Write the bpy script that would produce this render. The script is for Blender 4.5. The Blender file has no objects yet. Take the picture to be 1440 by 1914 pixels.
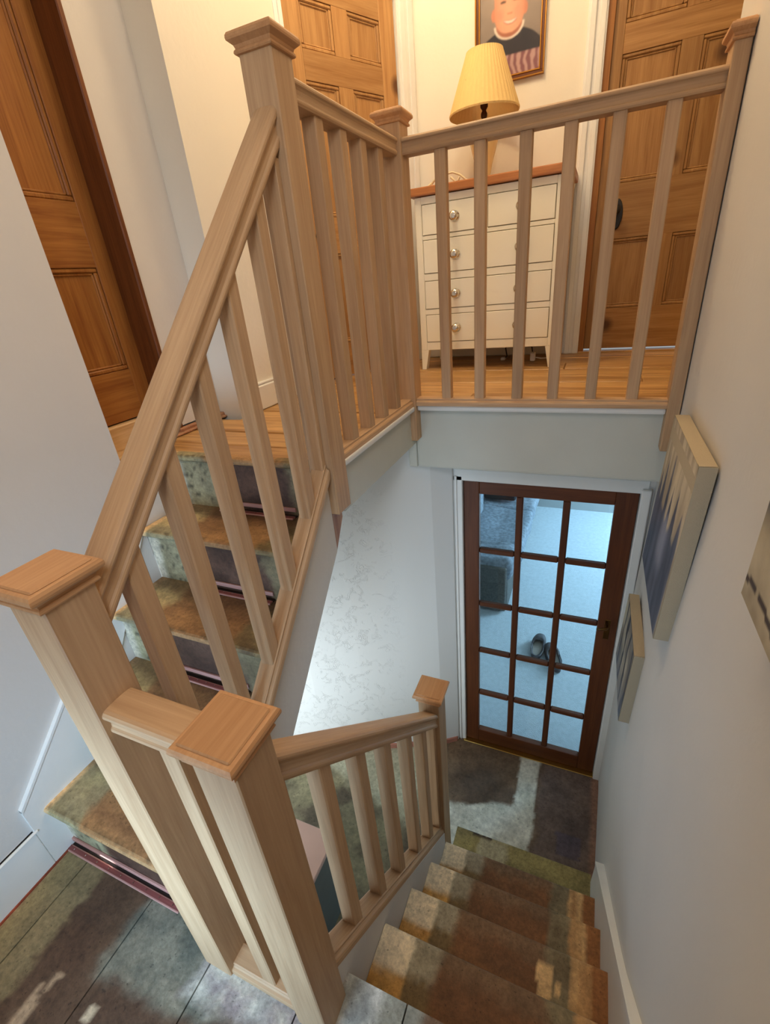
import bpy, bmesh, math, random
from mathutils import Vector, Matrix, noise
random.seed(7)
scn = bpy.context.scene
COL = scn.collection

# ---------------------------------------------------------------- camera
cam_d = bpy.data.cameras.new('camera')
cam = bpy.data.objects.new('camera', cam_d)
COL.objects.link(cam)
cam_d.sensor_fit = 'HORIZONTAL'
cam_d.sensor_width = 36.0
cam_d.lens = 21.683
cam_d.clip_start = 0.02
_right = Vector((0.91914, 0.38406, -0.08764))
_down = Vector((0.09880, -0.44012, -0.89249))
_fwd = Vector((-0.38134, 0.81166, -0.44248))
_m = Matrix((_right, -_down, -_fwd)).transposed().to_4x4()
_m.translation = Vector((0.76992, -1.23347, 0.48895))
cam.matrix_world = _m
scn.camera = cam

# ---------------------------------------------------------------- world, exposure, lights
w = bpy.data.worlds.new('world')
scn.world = w
w.use_nodes = True
w.node_tree.nodes['Background'].inputs[0].default_value = (0.75, 0.86, 1.0, 1)
w.node_tree.nodes['Background'].inputs[1].default_value = 0.6
scn.view_settings.view_transform = 'Standard'
scn.view_settings.look = 'None'
scn.view_settings.gamma = 1.0
scn.view_settings.exposure = 0.0
scn.view_settings.use_curve_mapping = False


def area(name, loc, target, sx, sy, power, col):
    d = bpy.data.lights.new(name, 'AREA')
    d.shape = 'RECTANGLE'
    d.size, d.size_y = sx, sy
    d.energy = power
    d.color = col
    o = bpy.data.objects.new(name, d)
    COL.objects.link(o)
    o.location = loc
    o.rotation_euler = (Vector(target) - Vector(loc)).to_track_quat('-Z', 'Y').to_euler()
    return o


def point(name, loc, r, power, col):
    d = bpy.data.lights.new(name, 'POINT')
    d.shadow_soft_size = r
    d.energy = power
    d.color = col
    o = bpy.data.objects.new(name, d)
    COL.objects.link(o)
    o.location = loc
    return o


WARM = (1.0, 0.75, 0.44)
COOL = (0.80, 0.90, 1.0)
# daylight through the half landing window behind the camera
sw_ = area('daylight_stair_window', (-0.02, -1.74, -0.58), (-0.08, -0.6, -0.70), 0.6, 0.7, 9.5, (0.44, 0.70, 1.0))
sw_.data.spread = 1.8
# added cool fill for the left wall, high on the right behind the camera
sh_ = area('high_cool_fill', (0.92, -1.72, 1.45), (-0.71, -0.45, 0.35), 0.5, 0.8, 9, (0.80, 0.89, 1.0))
sh_.data.spread = 2.2
# daylight through the hall window at the left of the lower hall
hw_ = area('daylight_hall_window', (-0.95, -0.86, -1.70), (-0.75, 0.5, -1.85), 0.9, 1.2, 17, (0.80, 0.92, 1.0))
hw_.data.spread = 2.2
# daylight through the lounge window
area('daylight_lounge_window', (3.3, 4.2, -0.9), (0.7, 4.4, -2.4), 1.2, 1.3, 215, (0.44, 0.76, 1.0))
# warm ceiling lamp of the upper landing
point('landing_ceiling_lamp', (-0.10, 1.20, 2.50), 0.12, 39, WARM)
# added warm fill over the stairwell for the chest front and the walls
point('stairwell_warm_fill', (0.34, 0.60, 2.60), 0.15, 24, (1.0, 0.85, 0.66))

# ---------------------------------------------------------------- helpers


def S(r, g, b):
    def f(c):
        c /= 255.0
        return c / 12.92 if c <= 0.04045 else ((c + 0.055) / 1.055) ** 2.4
    return (f(r), f(g), f(b))


def lerp(a, b, t):
    t = max(0.0, min(1.0, t))
    return tuple(x + (y - x) * t for x, y in zip(a, b))


def nz(x, y, z=0.0):
    return noise.fractal(Vector((x, y, z)), 1.0, 2.0, 4)


def sst(a, b, x):
    t = max(0.0, min(1.0, (x - a) / (b - a)))
    return t * t * (3 - 2 * t)


_mats = {}


def base_mat(name, col, rough=0.6, metal=0.0, bump=0.0, bscale=60.0, var=0.0, vscale=3.0, spec=0.5):
    if name in _mats:
        return _mats[name]
    m = bpy.data.materials.new(name)
    m.use_nodes = True
    nt = m.node_tree
    b = nt.nodes['Principled BSDF']
    b.inputs['Base Color'].default_value = (*col, 1)
    b.inputs['Roughness'].default_value = rough
    b.inputs['Metallic'].default_value = metal
    b.inputs['Specular IOR Level'].default_value = spec
    tc = nt.nodes.new('ShaderNodeTexCoord')
    if var > 0:
        n = nt.nodes.new('ShaderNodeTexNoise')
        n.inputs['Scale'].default_value = vscale
        n.inputs['Detail'].default_value = 5
        nt.links.new(tc.outputs['Object'], n.inputs['Vector'])
        r = nt.nodes.new('ShaderNodeMapRange')
        r.inputs[1].default_value = 0.3
        r.inputs[2].default_value = 0.7
        r.inputs[3].default_value = 1 - var
        r.inputs[4].default_value = 1 + var
        nt.links.new(n.outputs['Fac'], r.inputs[0])
        mx = nt.nodes.new('ShaderNodeVectorMath')
        mx.operation = 'SCALE'
        mx.inputs[0].default_value = col
        nt.links.new(r.outputs[0], mx.inputs['Scale'])
        nt.links.new(mx.outputs[0], b.inputs['Base Color'])
    if bump > 0:
        n = nt.nodes.new('ShaderNodeTexNoise')
        n.inputs['Scale'].default_value = bscale
        n.inputs['Detail'].default_value = 4
        nt.links.new(tc.outputs['Object'], n.inputs['Vector'])
        bp = nt.nodes.new('ShaderNodeBump')
        bp.inputs['Strength'].default_value = bump
        bp.inputs['Distance'].default_value = 0.01
        nt.links.new(n.outputs['Fac'], bp.inputs['Height'])
        nt.links.new(bp.outputs[0], b.inputs['Normal'])
    _mats[name] = m
    return m


def wood(name, light, dark, axis='Z', rough=0.5, knots=None, contrast=1.0, scale=1.0):
    """grained timber, the grain runs along the given object axis"""
    m = bpy.data.materials.new(name)
    m.use_nodes = True
    nt = m.node_tree
    N = nt.nodes.new
    L = nt.links.new
    b = nt.nodes['Principled BSDF']
    b.inputs['Roughness'].default_value = rough
    b.inputs['Specular IOR Level'].default_value = 0.35
    tc = N('ShaderNodeTexCoord')
    oi = N('ShaderNodeObjectInfo')
    add = N('ShaderNodeVectorMath')
    add.operation = 'ADD'
    sc = N('ShaderNodeVectorMath')
    sc.operation = 'SCALE'
    sc.inputs[0].default_value = (7.1, 3.7, 5.3)
    L(oi.outputs['Random'], sc.inputs['Scale'])
    L(tc.outputs['Object'], add.inputs[0])
    L(sc.outputs[0], add.inputs[1])
    mp = N('ShaderNodeMapping')
    a, c = 1.6 * scale, 26.0 * scale
    mp.inputs['Scale'].default_value = {'X': (a, c, c), 'Y': (c, a, c), 'Z': (c, c, a)}[axis]
    L(add.outputs[0], mp.inputs[0])
    n1 = N('ShaderNodeTexNoise')
    n1.inputs['Scale'].default_value = 1.0
    n1.inputs['Detail'].default_value = 6
    n1.inputs['Roughness'].default_value = 0.62
    n1.inputs['Distortion'].default_value = 0.6
    L(mp.outputs[0], n1.inputs['Vector'])
    mp2 = N('ShaderNodeMapping')
    a, c = 6.0, 190.0
    mp2.inputs['Scale'].default_value = {'X': (a, c, c), 'Y': (c, a, c), 'Z': (c, c, a)}[axis]
    L(add.outputs[0], mp2.inputs[0])
    n2 = N('ShaderNodeTexNoise')
    n2.inputs['Scale'].default_value = 1.0
    n2.inputs['Detail'].default_value = 2
    L(mp2.outputs[0], n2.inputs['Vector'])
    mixf = N('ShaderNodeMath')
    mixf.operation = 'MULTIPLY_ADD'
    mixf.inputs[1].default_value = 0.35
    L(n2.outputs['Fac'], mixf.inputs[0])
    sub = N('ShaderNodeMath')
    sub.operation = 'MULTIPLY'
    sub.inputs[1].default_value = 0.75
    L(n1.outputs['Fac'], sub.inputs[0])
    L(sub.outputs[0], mixf.inputs[2])
    r = N('ShaderNodeMapRange')
    h = 0.17 / contrast
    r.inputs[1].default_value = 0.55 - h
    r.inputs[2].default_value = 0.55 + h
    L(mixf.outputs[0], r.inputs[0])
    mx = N('ShaderNodeMix')
    mx.data_type = 'RGBA'
    mx.inputs['A'].default_value = (*dark, 1)
    mx.inputs['B'].default_value = (*light, 1)
    L(r.outputs[0], mx.inputs['Factor'])
    out = mx.outputs['Result']
    if knots:
        v = N('ShaderNodeTexVoronoi')
        v.inputs['Scale'].default_value = knots
        L(add.outputs[0], v.inputs['Vector'])
        kr = N('ShaderNodeMapRange')
        kr.inputs[1].default_value = 0.05
        kr.inputs[2].default_value = 0.13
        L(v.outputs['Distance'], kr.inputs[0])
        mk = N('ShaderNodeMix')
        mk.data_type = 'RGBA'
        mk.inputs['A'].default_value = (dark[0] * .35, dark[1] * .3, dark[2] * .3, 1)
        L(kr.outputs[0], mk.inputs['Factor'])
        L(out, mk.inputs['B'])
        out = mk.outputs['Result']
    # every stick a little lighter or darker than its neighbour
    vr = N('ShaderNodeMapRange')
    vr.inputs[3].default_value = 0.88
    vr.inputs[4].default_value = 1.10
    L(oi.outputs['Random'], vr.inputs[0])
    vm = N('ShaderNodeVectorMath')
    vm.operation = 'SCALE'
    L(out, vm.inputs[0])
    L(vr.outputs[0], vm.inputs['Scale'])
    L(vm.outputs[0], b.inputs['Base Color'])
    bp = N('ShaderNodeBump')
    bp.inputs['Strength'].default_value = 0.12
    bp.inputs['Distance'].default_value = 0.004
    L(mixf.outputs[0], bp.inputs['Height'])
    L(bp.outputs[0], b.inputs['Normal'])
    return m


def worn(name, rough=0.6, bump=0.4, var=0.3, fine=70.0):
    """colour from the mesh's paint layer, broken up by fine dirt"""
    m = bpy.data.materials.new(name)
    m.use_nodes = True
    nt = m.node_tree
    N = nt.nodes.new
    L = nt.links.new
    b = nt.nodes['Principled BSDF']
    b.inputs['Roughness'].default_value = rough
    b.inputs['Specular IOR Level'].default_value = 0.3
    at = N('ShaderNodeAttribute')
    at.attribute_name = 'Col'
    tc = N('ShaderNodeTexCoord')
    n = N('ShaderNodeTexNoise')
    n.inputs['Scale'].default_value = fine
    n.inputs['Detail'].default_value = 6
    n.inputs['Roughness'].default_value = 0.7
    L(tc.outputs['Object'], n.inputs['Vector'])
    r = N('ShaderNodeMapRange')
    r.inputs[1].default_value = 0.3
    r.inputs[2].default_value = 0.7
    r.inputs[3].default_value = 1 - var
    r.inputs[4].default_value = 1 + var
    L(n.outputs['Fac'], r.inputs[0])
    vm = N('ShaderNodeVectorMath')
    vm.operation = 'SCALE'
    L(at.outputs['Color'], vm.inputs[0])
    L(r.outputs[0], vm.inputs['Scale'])
    n3 = N('ShaderNodeTexNoise')
    n3.inputs['Scale'].default_value = fine * 1.7
    n3.inputs['Detail'].default_value = 1
    L(tc.outputs['Object'], n3.inputs['Vector'])
    r3 = N('ShaderNodeMapRange')
    r3.inputs[1].default_value = 0.69
    r3.inputs[2].default_value = 0.76
    r3.inputs[3].default_value = 1.0
    r3.inputs[4].default_value = 0.55 if bump > 0 else 1.0
    L(n3.outputs['Fac'], r3.inputs[0])
    n4 = N('ShaderNodeTexNoise')
    n4.inputs['Scale'].default_value = fine * 0.22
    n4.inputs['Detail'].default_value = 5
    n4.inputs['Roughness'].default_value = 0.75
    L(tc.outputs['Object'], n4.inputs['Vector'])
    r4 = N('ShaderNodeMapRange')
    r4.inputs[1].default_value = 0.3
    r4.inputs[2].default_value = 0.7
    r4.inputs[3].default_value = 1 - var * .8
    r4.inputs[4].default_value = 1 + var * .8
    L(n4.outputs['Fac'], r4.inputs[0])
    m34 = N('ShaderNodeMath')
    m34.operation = 'MULTIPLY'
    L(r3.outputs[0], m34.inputs[0])
    L(r4.outputs[0], m34.inputs[1])
    vm3 = N('ShaderNodeVectorMath')
    vm3.operation = 'SCALE'
    L(vm.outputs[0], vm3.inputs[0])
    L(m34.outputs[0], vm3.inputs['Scale'])
    L(vm3.outputs[0], b.inputs['Base Color'])
    if bump > 0:
        bp = N('ShaderNodeBump')
        bp.inputs['Strength'].default_value = bump
        bp.inputs['Distance'].default_value = 0.004
        L(n.outputs['Fac'], bp.inputs['Height'])
        L(bp.outputs[0], b.inputs['Normal'])
    return m


class MB:
    """collects shapes into one bmesh"""

    def __init__(self):
        self.bm = bmesh.new()

    def box(self, x0, x1, y0, y1, z0, z1, bev=0.0, M=None, seg=1):
        g = bmesh.ops.create_cube(self.bm, size=1.0)
        vs = g['verts']
        c = Vector(((x0 + x1) / 2, (y0 + y1) / 2, (z0 + z1) / 2))
        s = Vector((abs(x1 - x0), abs(y1 - y0), abs(z1 - z0)))
        for v in vs:
            v.co = Vector((v.co.x * s.x, v.co.y * s.y, v.co.z * s.z)) + c
        if bev > 0:
            es = list({e for v in vs for e in v.link_edges})
            r = bmesh.ops.bevel(self.bm, geom=es, offset=bev, segments=seg, affect='EDGES', profile=0.6)
            vs = list({v for f in r['faces'] for v in f.verts} | {v for v in vs if v.is_valid})
        if M is not None:
            bmesh.ops.transform(self.bm, matrix=M, verts=vs)
        return self

    def rings(self, rings, cap=True, smooth=False):
        """loft between closed rings of equal length"""
        vr = [[self.bm.verts.new(p) for p in r] for r in rings]
        n = len(vr[0])
        for a, b in zip(vr, vr[1:]):
            for i in range(n):
                f = self.bm.faces.new((a[i], a[(i + 1) % n], b[(i + 1) % n], b[i]))
                f.smooth = smooth
        if cap:
            self.bm.faces.new(list(reversed(vr[0])))
            self.bm.faces.new(vr[-1])
        return self

    def prism(self, pts2, a, b):
        """profile pts2 [(u,w)] at points a -> b given as functions returning a 3-D point"""
        return self.rings([[a(u, v) for u, v in pts2], [b(u, v) for u, v in pts2]])

    def poly(self, pts, thick):
        """flat polygon (list of 3-D points) extruded by the vector thick"""
        t = Vector(thick)
        return self.rings([[Vector(p) for p in pts], [Vector(p) + t for p in pts]])

    def lathe(self, prof, c, n=24, smooth=True, axis='Z', cap=True):
        R = []
        for r, h in prof:
            ring = []
            for i in range(n):
                t = 2 * math.pi * i / n
                x, y = r * math.cos(t), r * math.sin(t)
                if axis == 'Z':
                    p = (c[0] + x, c[1] + y, c[2] + h)
                elif axis == 'Y':
                    p = (c[0] + x, c[1] + h, c[2] + y)
                else:
                    p = (c[0] + h, c[1] + x, c[2] + y)
                ring.append(p)
            R.append(ring)
        return self.rings(R, cap=cap, smooth=smooth)

    def tube(self, pts, r, n=8, smooth=True):
        pts = [Vector(p) for p in pts]
        R = []
        up = Vector((0.13, 0.31, 0.94))
        for i, p in enumerate(pts):
            d = (pts[min(i + 1, len(pts) - 1)] - pts[max(i - 1, 0)]).normalized()
            s = d.cross(up)
            if s.length < 1e-4:
                s = d.cross(Vector((1, 0, 0)))
            s.normalize()
            t = s.cross(d)
            rr = r[i] if isinstance(r, (list, tuple)) else r
            R.append([p + s * rr * math.cos(2 * math.pi * k / n) + t * rr * math.sin(2 * math.pi * k / n) for k in range(n)])
        return self.rings(R, smooth=smooth)

    def build(self, name, mat, parent=None, M=None):
        bmesh.ops.recalc_face_normals(self.bm, faces=self.bm.faces[:])
        me = bpy.data.meshes.new(name)
        if M is not None:
            bmesh.ops.transform(self.bm, matrix=M.inverted(), verts=self.bm.verts[:])
        self.bm.to_mesh(me)
        self.bm.free()
        me.materials.append(mat)
        o = bpy.data.objects.new(name, me)
        COL.objects.link(o)
        if M is not None:
            o.matrix_world = M
        put(o, parent)
        return o


_world = {}


def put(o, parent):
    if parent is None:
        _world[o.name] = o.matrix_basis.copy()
        return
    pw = _world[parent.name]
    o.parent = parent
    o.matrix_parent_inverse = pw.inverted()
    _world[o.name] = o.matrix_basis.copy()


def tag(o, label=None, cat=None, group=None, kind=None):
    if label:
        o['label'] = label
    if cat:
        o['category'] = cat
    if group:
        o['group'] = group
    if kind:
        o['kind'] = kind
    return o


def empty(name, loc, label=None, cat=None, group=None, kind=None):
    o = bpy.data.objects.new(name, None)
    o.empty_display_size = 0.05
    o.location = loc
    COL.objects.link(o)
    _world[o.name] = Matrix.Translation(loc)
    return tag(o, label, cat, group, kind)


def struct(o, label=None):
    o['kind'] = 'structure'
    if label:
        o['label'] = label
    return o


def paint_grid(name, mat, parent, P, nu, nv, colf, thick=None, soft=0):
    """sheet whose point P(u,v) and paint colf(point,u,v) are given, u,v in 0..1; optional thickness vector"""
    vs, cs, fs = [], [], []
    for j in range(nv + 1):
        for i in range(nu + 1):
            u, v = i / nu, j / nv
            p = Vector(P(u, v))
            vs.append(p)
            cs.append(colf(p, u, v))
    for _ in range(soft):
        W = nu + 1
        c2 = list(cs)
        for j in range(1, nv):
            for i in range(1, nu):
                a = j * W + i
                q = (a, a - 1, a + 1, a - W, a + W)
                c2[a] = tuple(sum(cs[k][h] for k in q) / 5 for h in range(3))
        cs = c2
    for j in range(nv):
        for i in range(nu):
            a = j * (nu + 1) + i
            fs.append((a, a + 1, a + nu + 2, a + nu + 1))
    if thick is not None:
        t = Vector(thick)
        edge = [i for i in range(nu + 1)] + [j * (nu + 1) + nu for j in range(1, nv + 1)] + \
               [nv * (nu + 1) + i for i in range(nu - 1, -1, -1)] + [j * (nu + 1) for j in range(nv - 1, 0, -1)]
        b0 = len(vs)
        for e in edge:
            vs.append(vs[e] + t)
            cs.append(cs[e])
        n = len(edge)
        for k in range(n):
            fs.append((edge[k], b0 + k, b0 + (k + 1) % n, edge[(k + 1) % n]))
        fs.append(tuple(b0 + k for k in range(n)))
    me = bpy.data.meshes.new(name)
    me.from_pydata(vs, [], fs)
    bm = bmesh.new()
    bm.from_mesh(me)
    bmesh.ops.recalc_face_normals(bm, faces=bm.faces[:])
    bm.to_mesh(me)
    bm.free()
    at = me.color_attributes.new('Col', 'FLOAT_COLOR', 'POINT')
    flat = []
    for c in cs:
        flat += [c[0], c[1], c[2], 1.0]
    at.data.foreach_set('color', flat)
    me.materials.append(mat)
    o = bpy.data.objects.new(name, me)
    COL.objects.link(o)
    put(o, parent)
    return o


# ---------------------------------------------------------------- materials
OAK_L, OAK_D = S(202, 166, 127), S(175, 138, 101)
oakX = wood('oak_grain_x', OAK_L, OAK_D, 'X')
oakY = wood('oak_grain_y', OAK_L, OAK_D, 'Y')
oakZ = wood('oak_grain_z', OAK_L, OAK_D, 'Z')
capX = wood('oak_cap', S(206, 158, 112), S(182, 132, 88), 'Y')
pine = wood('pine_door', S(186, 142, 90), S(154, 108, 62), 'Z', knots=2.3)
pineH = wood('pine_door_rail', S(186, 142, 90), S(154, 108, 62), 'X', knots=2.3)
pine2 = wood('pine_far_door', S(170, 128, 78), S(136, 94, 50), 'Z', knots=2.3)
pine2H = wood('pine_far_rail', S(170, 128, 78), S(136, 94, 50), 'X', knots=2.3)
pineD = wood('pine_dark_door', S(172, 116, 56), S(134, 80, 34), 'Z', knots=1.9)
pineDH = wood('pine_dark_rail', S(172, 116, 56), S(134, 80, 34), 'X', knots=1.9)
pineJ = wood('pine_jamb', S(128, 74, 34), S(88, 46, 18), 'Z', knots=1.5)
mahog = wood('stained_door', S(104, 56, 27), S(78, 39, 17), 'Z')
mahogH = wood('stained_door_rail', S(104, 56, 27), S(78, 39, 17), 'X')
rawwood = wood('raw_timber', S(196, 150, 112), S(150, 96, 66), 'Z', knots=6)
palewood = wood('pale_timber', S(222, 190, 146), S(190, 152, 106), 'Y')
plankmat = wood('landing_board', S(208, 164, 106), S(150, 106, 60), 'X', rough=0.4, contrast=1.3, scale=0.7, knots=1.2)
topwood = wood('chest_top_wood', S(206, 138, 84), S(176, 108, 60), 'X', rough=0.4)
wallmat = base_mat('white_wall', S(212, 206, 198), 0.75, bump=0.10, bscale=40, var=0.03, vscale=2)
wallwarm = base_mat('cream_wall', S(232, 224, 208), 0.75, bump=0.12, bscale=40, var=0.02, vscale=2)
gloss = base_mat('white_gloss_paint', S(232, 230, 224), 0.35, bump=0.08, bscale=30, var=0.03, vscale=6)
fascia = base_mat('fascia_paint', S(204, 203, 190), 0.5, bump=0.08, bscale=30, var=0.03, vscale=6)
ceilmat = base_mat('ceiling_white', S(236, 232, 224), 0.85)
pinkpaint = base_mat('pink_skirting_base', S(176, 118, 98), 0.7, var=0.2, vscale=20)
gripmat = wood('gripper_strip', S(204, 158, 146), S(166, 112, 100), 'X')
gripdark = wood('gripper_red', S(152, 86, 80), S(118, 62, 58), 'X')
dirt = base_mat('dark_gap', S(44, 30, 24), 0.9)
brick = base_mat('red_edge', S(150, 70, 44), 0.9, bump=0.5, bscale=40, var=0.3, vscale=15)
wornmat = worn('worn_boards')
print_mat = worn('print', rough=0.55, bump=0.0, var=0.04, fine=30)
canvas_side = base_mat('canvas_side', S(180, 164, 136), 0.8, bump=0.3, bscale=300)
brass = base_mat('brass', S(196, 158, 84), 0.3, metal=1.0)
oldbrass = base_mat('old_brass', S(104, 74, 40), 0.35, metal=1.0)
chrome = base_mat('chrome', S(220, 216, 208), 0.16, metal=1.0)
black_iron = base_mat('black_iron', S(24, 20, 18), 0.45)
creampaint = base_mat('chest_cream_paint', S(250, 244, 224), 0.45)
gapmat = base_mat('drawer_gap', S(150, 132, 96), 0.8)
shademat = base_mat('lamp_shade_fabric', S(226, 190, 124), 0.8, bump=0.2, bscale=160)
ceramic = base_mat('cream_ceramic', S(232, 204, 142), 0.25)
bronze = base_mat('bronze_fitting', S(70, 44, 24), 0.4, metal=0.7)
gilt = base_mat('gilt_frame', S(186, 132, 60), 0.32, metal=0.8)
giltdark = base_mat('frame_brown', S(98, 52, 22), 0.35)
whiteplastic = base_mat('white_plastic', S(226, 224, 216), 0.4)
carpet = base_mat('lounge_carpet', S(190, 196, 200), 0.95, bump=0.7, bscale=220, var=0.08, vscale=30)
sofamat = base_mat('grey_sofa_fabric', S(124, 130, 138), 0.9, bump=0.5, bscale=120, var=0.35, vscale=30)
sofadark = base_mat('sofa_shaded_fabric', S(92, 90, 86), 0.95, bump=0.7, bscale=160, var=0.25, vscale=60)  # sofa fabric darkened to stand for the unlit near side
shoemat = base_mat('shoe_rubber', S(80, 74, 76), 0.7, var=0.1, vscale=20)
shoein = base_mat('shoe_lining', S(150, 138, 128), 0.9, bump=0.5, bscale=200)
stonemat = worn('hall_floor_worn', rough=0.7, bump=0.35, var=0.28, fine=45)


def glass_mat(name, tint=(1, 1, 1)):
    m = bpy.data.materials.new(name)
    m.use_nodes = True
    nt = m.node_tree
    nt.nodes.remove(nt.nodes['Principled BSDF'])
    out = nt.nodes['Material Output']
    t = nt.nodes.new('ShaderNodeBsdfTransparent')
    t.inputs[0].default_value = (*tint, 1)
    g = nt.nodes.new('ShaderNodeBsdfGlossy')
    g.inputs['Roughness'].default_value = 0.02
    lw = nt.nodes.new('ShaderNodeLayerWeight')
    lw.inputs['Blend'].default_value = 0.5
    pw = nt.nodes.new('ShaderNodeMath')
    pw.operation = 'POWER'
    pw.inputs[1].default_value = 4.0
    nt.links.new(lw.outputs['Facing'], pw.inputs[0])
    f = nt.nodes.new('ShaderNodeMath')
    f.operation = 'MULTIPLY_ADD'
    f.inputs[1].default_value = 0.9
    f.inputs[2].default_value = 0.03
    nt.links.new(pw.outputs[0], f.inputs[0])
    mx = nt.nodes.new('ShaderNodeMixShader')
    nt.links.new(f.outputs[0], mx.inputs[0])
    nt.links.new(t.outputs[0], mx.inputs[1])
    nt.links.new(g.outputs[0], mx.inputs[2])
    nt.links.new(mx.outputs[0], out.inputs[0])
    return m


glass = glass_mat('door_glass', (0.95, 0.98, 1.0))
pglass = glass_mat('picture_glass')


def rough_plaster():
    """white hall wall, old paper lines on the left fading to smooth plaster on the right"""
    m = base_mat('textured_plaster', S(228, 228, 224), 0.7)
    nt = m.node_tree
    N = nt.nodes.new
    L = nt.links.new
    b = nt.nodes['Principled BSDF']
    tc = N('ShaderNodeTexCoord')
    v = N('ShaderNodeTexVoronoi')
    v.feature = 'DISTANCE_TO_EDGE'
    v.inputs['Scale'].default_value = 22
    n = N('ShaderNodeTexNoise')
    n.inputs['Scale'].default_value = 14
    n.inputs['Detail'].default_value = 3
    n.inputs['Distortion'].default_value = 1.2
    ad = N('ShaderNodeMixRGB')
    ad.blend_type = 'ADD'
    ad.inputs[0].default_value = 0.35
    L(tc.outputs['Object'], n.inputs['Vector'])
    L(tc.outputs['Object'], ad.inputs[1])
    L(n.outputs['Color'], ad.inputs[2])
    L(ad.outputs[0], v.inputs['Vector'])
    r = N('ShaderNodeMapRange')
    r.inputs[1].default_value = 0.0
    r.inputs[2].default_value = 0.11
    r.inputs[3].default_value = 1.0
    r.inputs[4].default_value = 0.0
    L(v.outputs['Distance'], r.inputs[0])
    br = N('ShaderNodeMapRange')
    br.inputs[1].default_value = 0.52
    br.inputs[2].default_value = 0.62
    L(n.outputs['Fac'], br.inputs[0])
    mu = N('ShaderNodeMath')
    mu.operation = 'MULTIPLY'
    L(r.outputs[0], mu.inputs[0])
    L(br.outputs[0], mu.inputs[1])
    sx = N('ShaderNodeSeparateXYZ')
    L(tc.outputs['Object'], sx.inputs[0])
    fr = N('ShaderNodeMapRange')
    fr.inputs[1].default_value = -0.10
    fr.inputs[2].default_value = -0.40
    fr.inputs[3].default_value = 0.0
    fr.inputs[4].default_value = 1.0
    L(sx.outputs['X'], fr.inputs[0])
    mu2 = N('ShaderNodeMath')
    mu2.operation = 'MULTIPLY'
    L(mu.outputs[0], mu2.inputs[0])
    L(fr.outputs[0], mu2.inputs[1])
    bp = N('ShaderNodeBump')
    bp.inputs['Strength'].default_value = 0.5
    bp.inputs['Distance'].default_value = 0.007
    L(mu2.outputs[0], bp.inputs['Height'])
    L(bp.outputs[0], b.inputs['Normal'])
    return m


plaster = rough_plaster()

# ---------------------------------------------------------------- key dimensions
ZL, ZM, ZH = -0.03, -1.13, -2.45        # landing, half landing, hall
HW = 0.044                              # half newel
YC = 0.794
A_, B_, C_ = (0.0, 0.0), (0.0, -0.8876), (0.0, YC)
D_, E_ = (0.3035, -0.8945), (0.289, 0.0661)
XRL, XRR = 1.041, 1.0845                # half newel on the right wall
RISE = 0.22


def wallx(z, y=0.3):
    """right wall: upright above the landing, easing inwards lower down and towards the front"""
    low = 1.060 - 0.035 * max(0.0, min(1.0, (0.85 - y) / 1.25))
    t = max(0.0, min(1.0, (-0.03 - z) / 1.27))
    return 1.088 + (low - 1.088) * t


# ================================================================ STRUCTURE
def quadbox(pts, z0, z1):
    """vertical prism over a plan polygon"""
    m = MB()
    m.rings([[(x, y, z0) for x, y in pts], [(x, y, z1) for x, y in pts]])
    return m


CEIL = 2.75
# right wall, leaning a touch, ends at y = 1.075 where the landing widens
m = MB()
m.rings([[(wallx(z, y), y, z) for y in (-2.35, -.4, .85, 1.06)] + [(1.22, 1.06, z), (1.22, -2.35, z)] for z in (-2.6, -1.30, -.03, CEIL)])
struct(m.build('wall_right', wallmat))
# left wall of the stairs
struct(quadbox([(-0.71, -2.35), (-0.71, -0.20), (-0.83, -0.20), (-0.83, -2.35)], -1.25, CEIL).build('wall_left', wallmat))
# back wall of the half landing with its window opening
m = MB()
m.box(-0.83, -0.38, -1.92, -1.80, -1.25, CEIL)
m.box(0.34, 0.66, -1.92, -1.80, -1.25, CEIL)
m.box(0.66, 1.25, -1.92, -1.80, -1.25, 1.0)
m.box(0.66, 1.25, -1.92, -1.80, 1.95, CEIL)  # opening left behind the added high fill light
m.box(-0.38, 0.34, -1.92, -1.80, -1.25, -0.96)
m.box(-0.38, 0.34, -1.92, -1.80, -0.20, CEIL)
struct(m.build('wall_back', wallmat))
wf = empty('window_1', (-0.02, -1.86, -0.96), kind='structure')
m = MB()
for a, b in ((-.38, -.33), (.29, .34), (-.035, -.005)):
    m.box(a, b, -1.89, -1.84, -.96, -.20)
for a, b in ((-.96, -.91), (-.25, -.20), (-.59, -.56)):
    m.box(-.38, .34, -1.89, -1.84, a, b)
m.build('window_frame', gloss, wf)
# recess wall with door 3, pier and cream wall of the landing
m = MB()
m.box(-1.05, -0.88, -0.70, -0.50, ZL - .1, CEIL)
m.box(-1.05, -0.88, -0.50, 0.250, 1.93, CEIL)
m.box(-1.10, -1.03, -0.70, 0.53, ZL - .1, CEIL)
m.box(-1.05, -0.88, 0.250, 0.53, ZL + .03, CEIL)
struct(m.build('wall_recess', wallmat))
struct(quadbox([(-0.742, 0.515), (-0.742, 1.345), (-1.0, 1.345), (-1.0, 0.515)], ZL - .1, CEIL).build('wall_left_landing', wallwarm))
# angled wall holding door 1 (only the head above it and the nib beyond it)
P1 = Vector((-0.73, 1.36, 0))
U1 = Vector((0.432, 0.902, 0)).normalized()
N1 = Vector((U1.y, -U1.x, 0))           # towards the landing


def d1(s, n, z):
    p = P1 + U1 * s + N1 * n
    return Vector((p.x, p.y, z))


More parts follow.
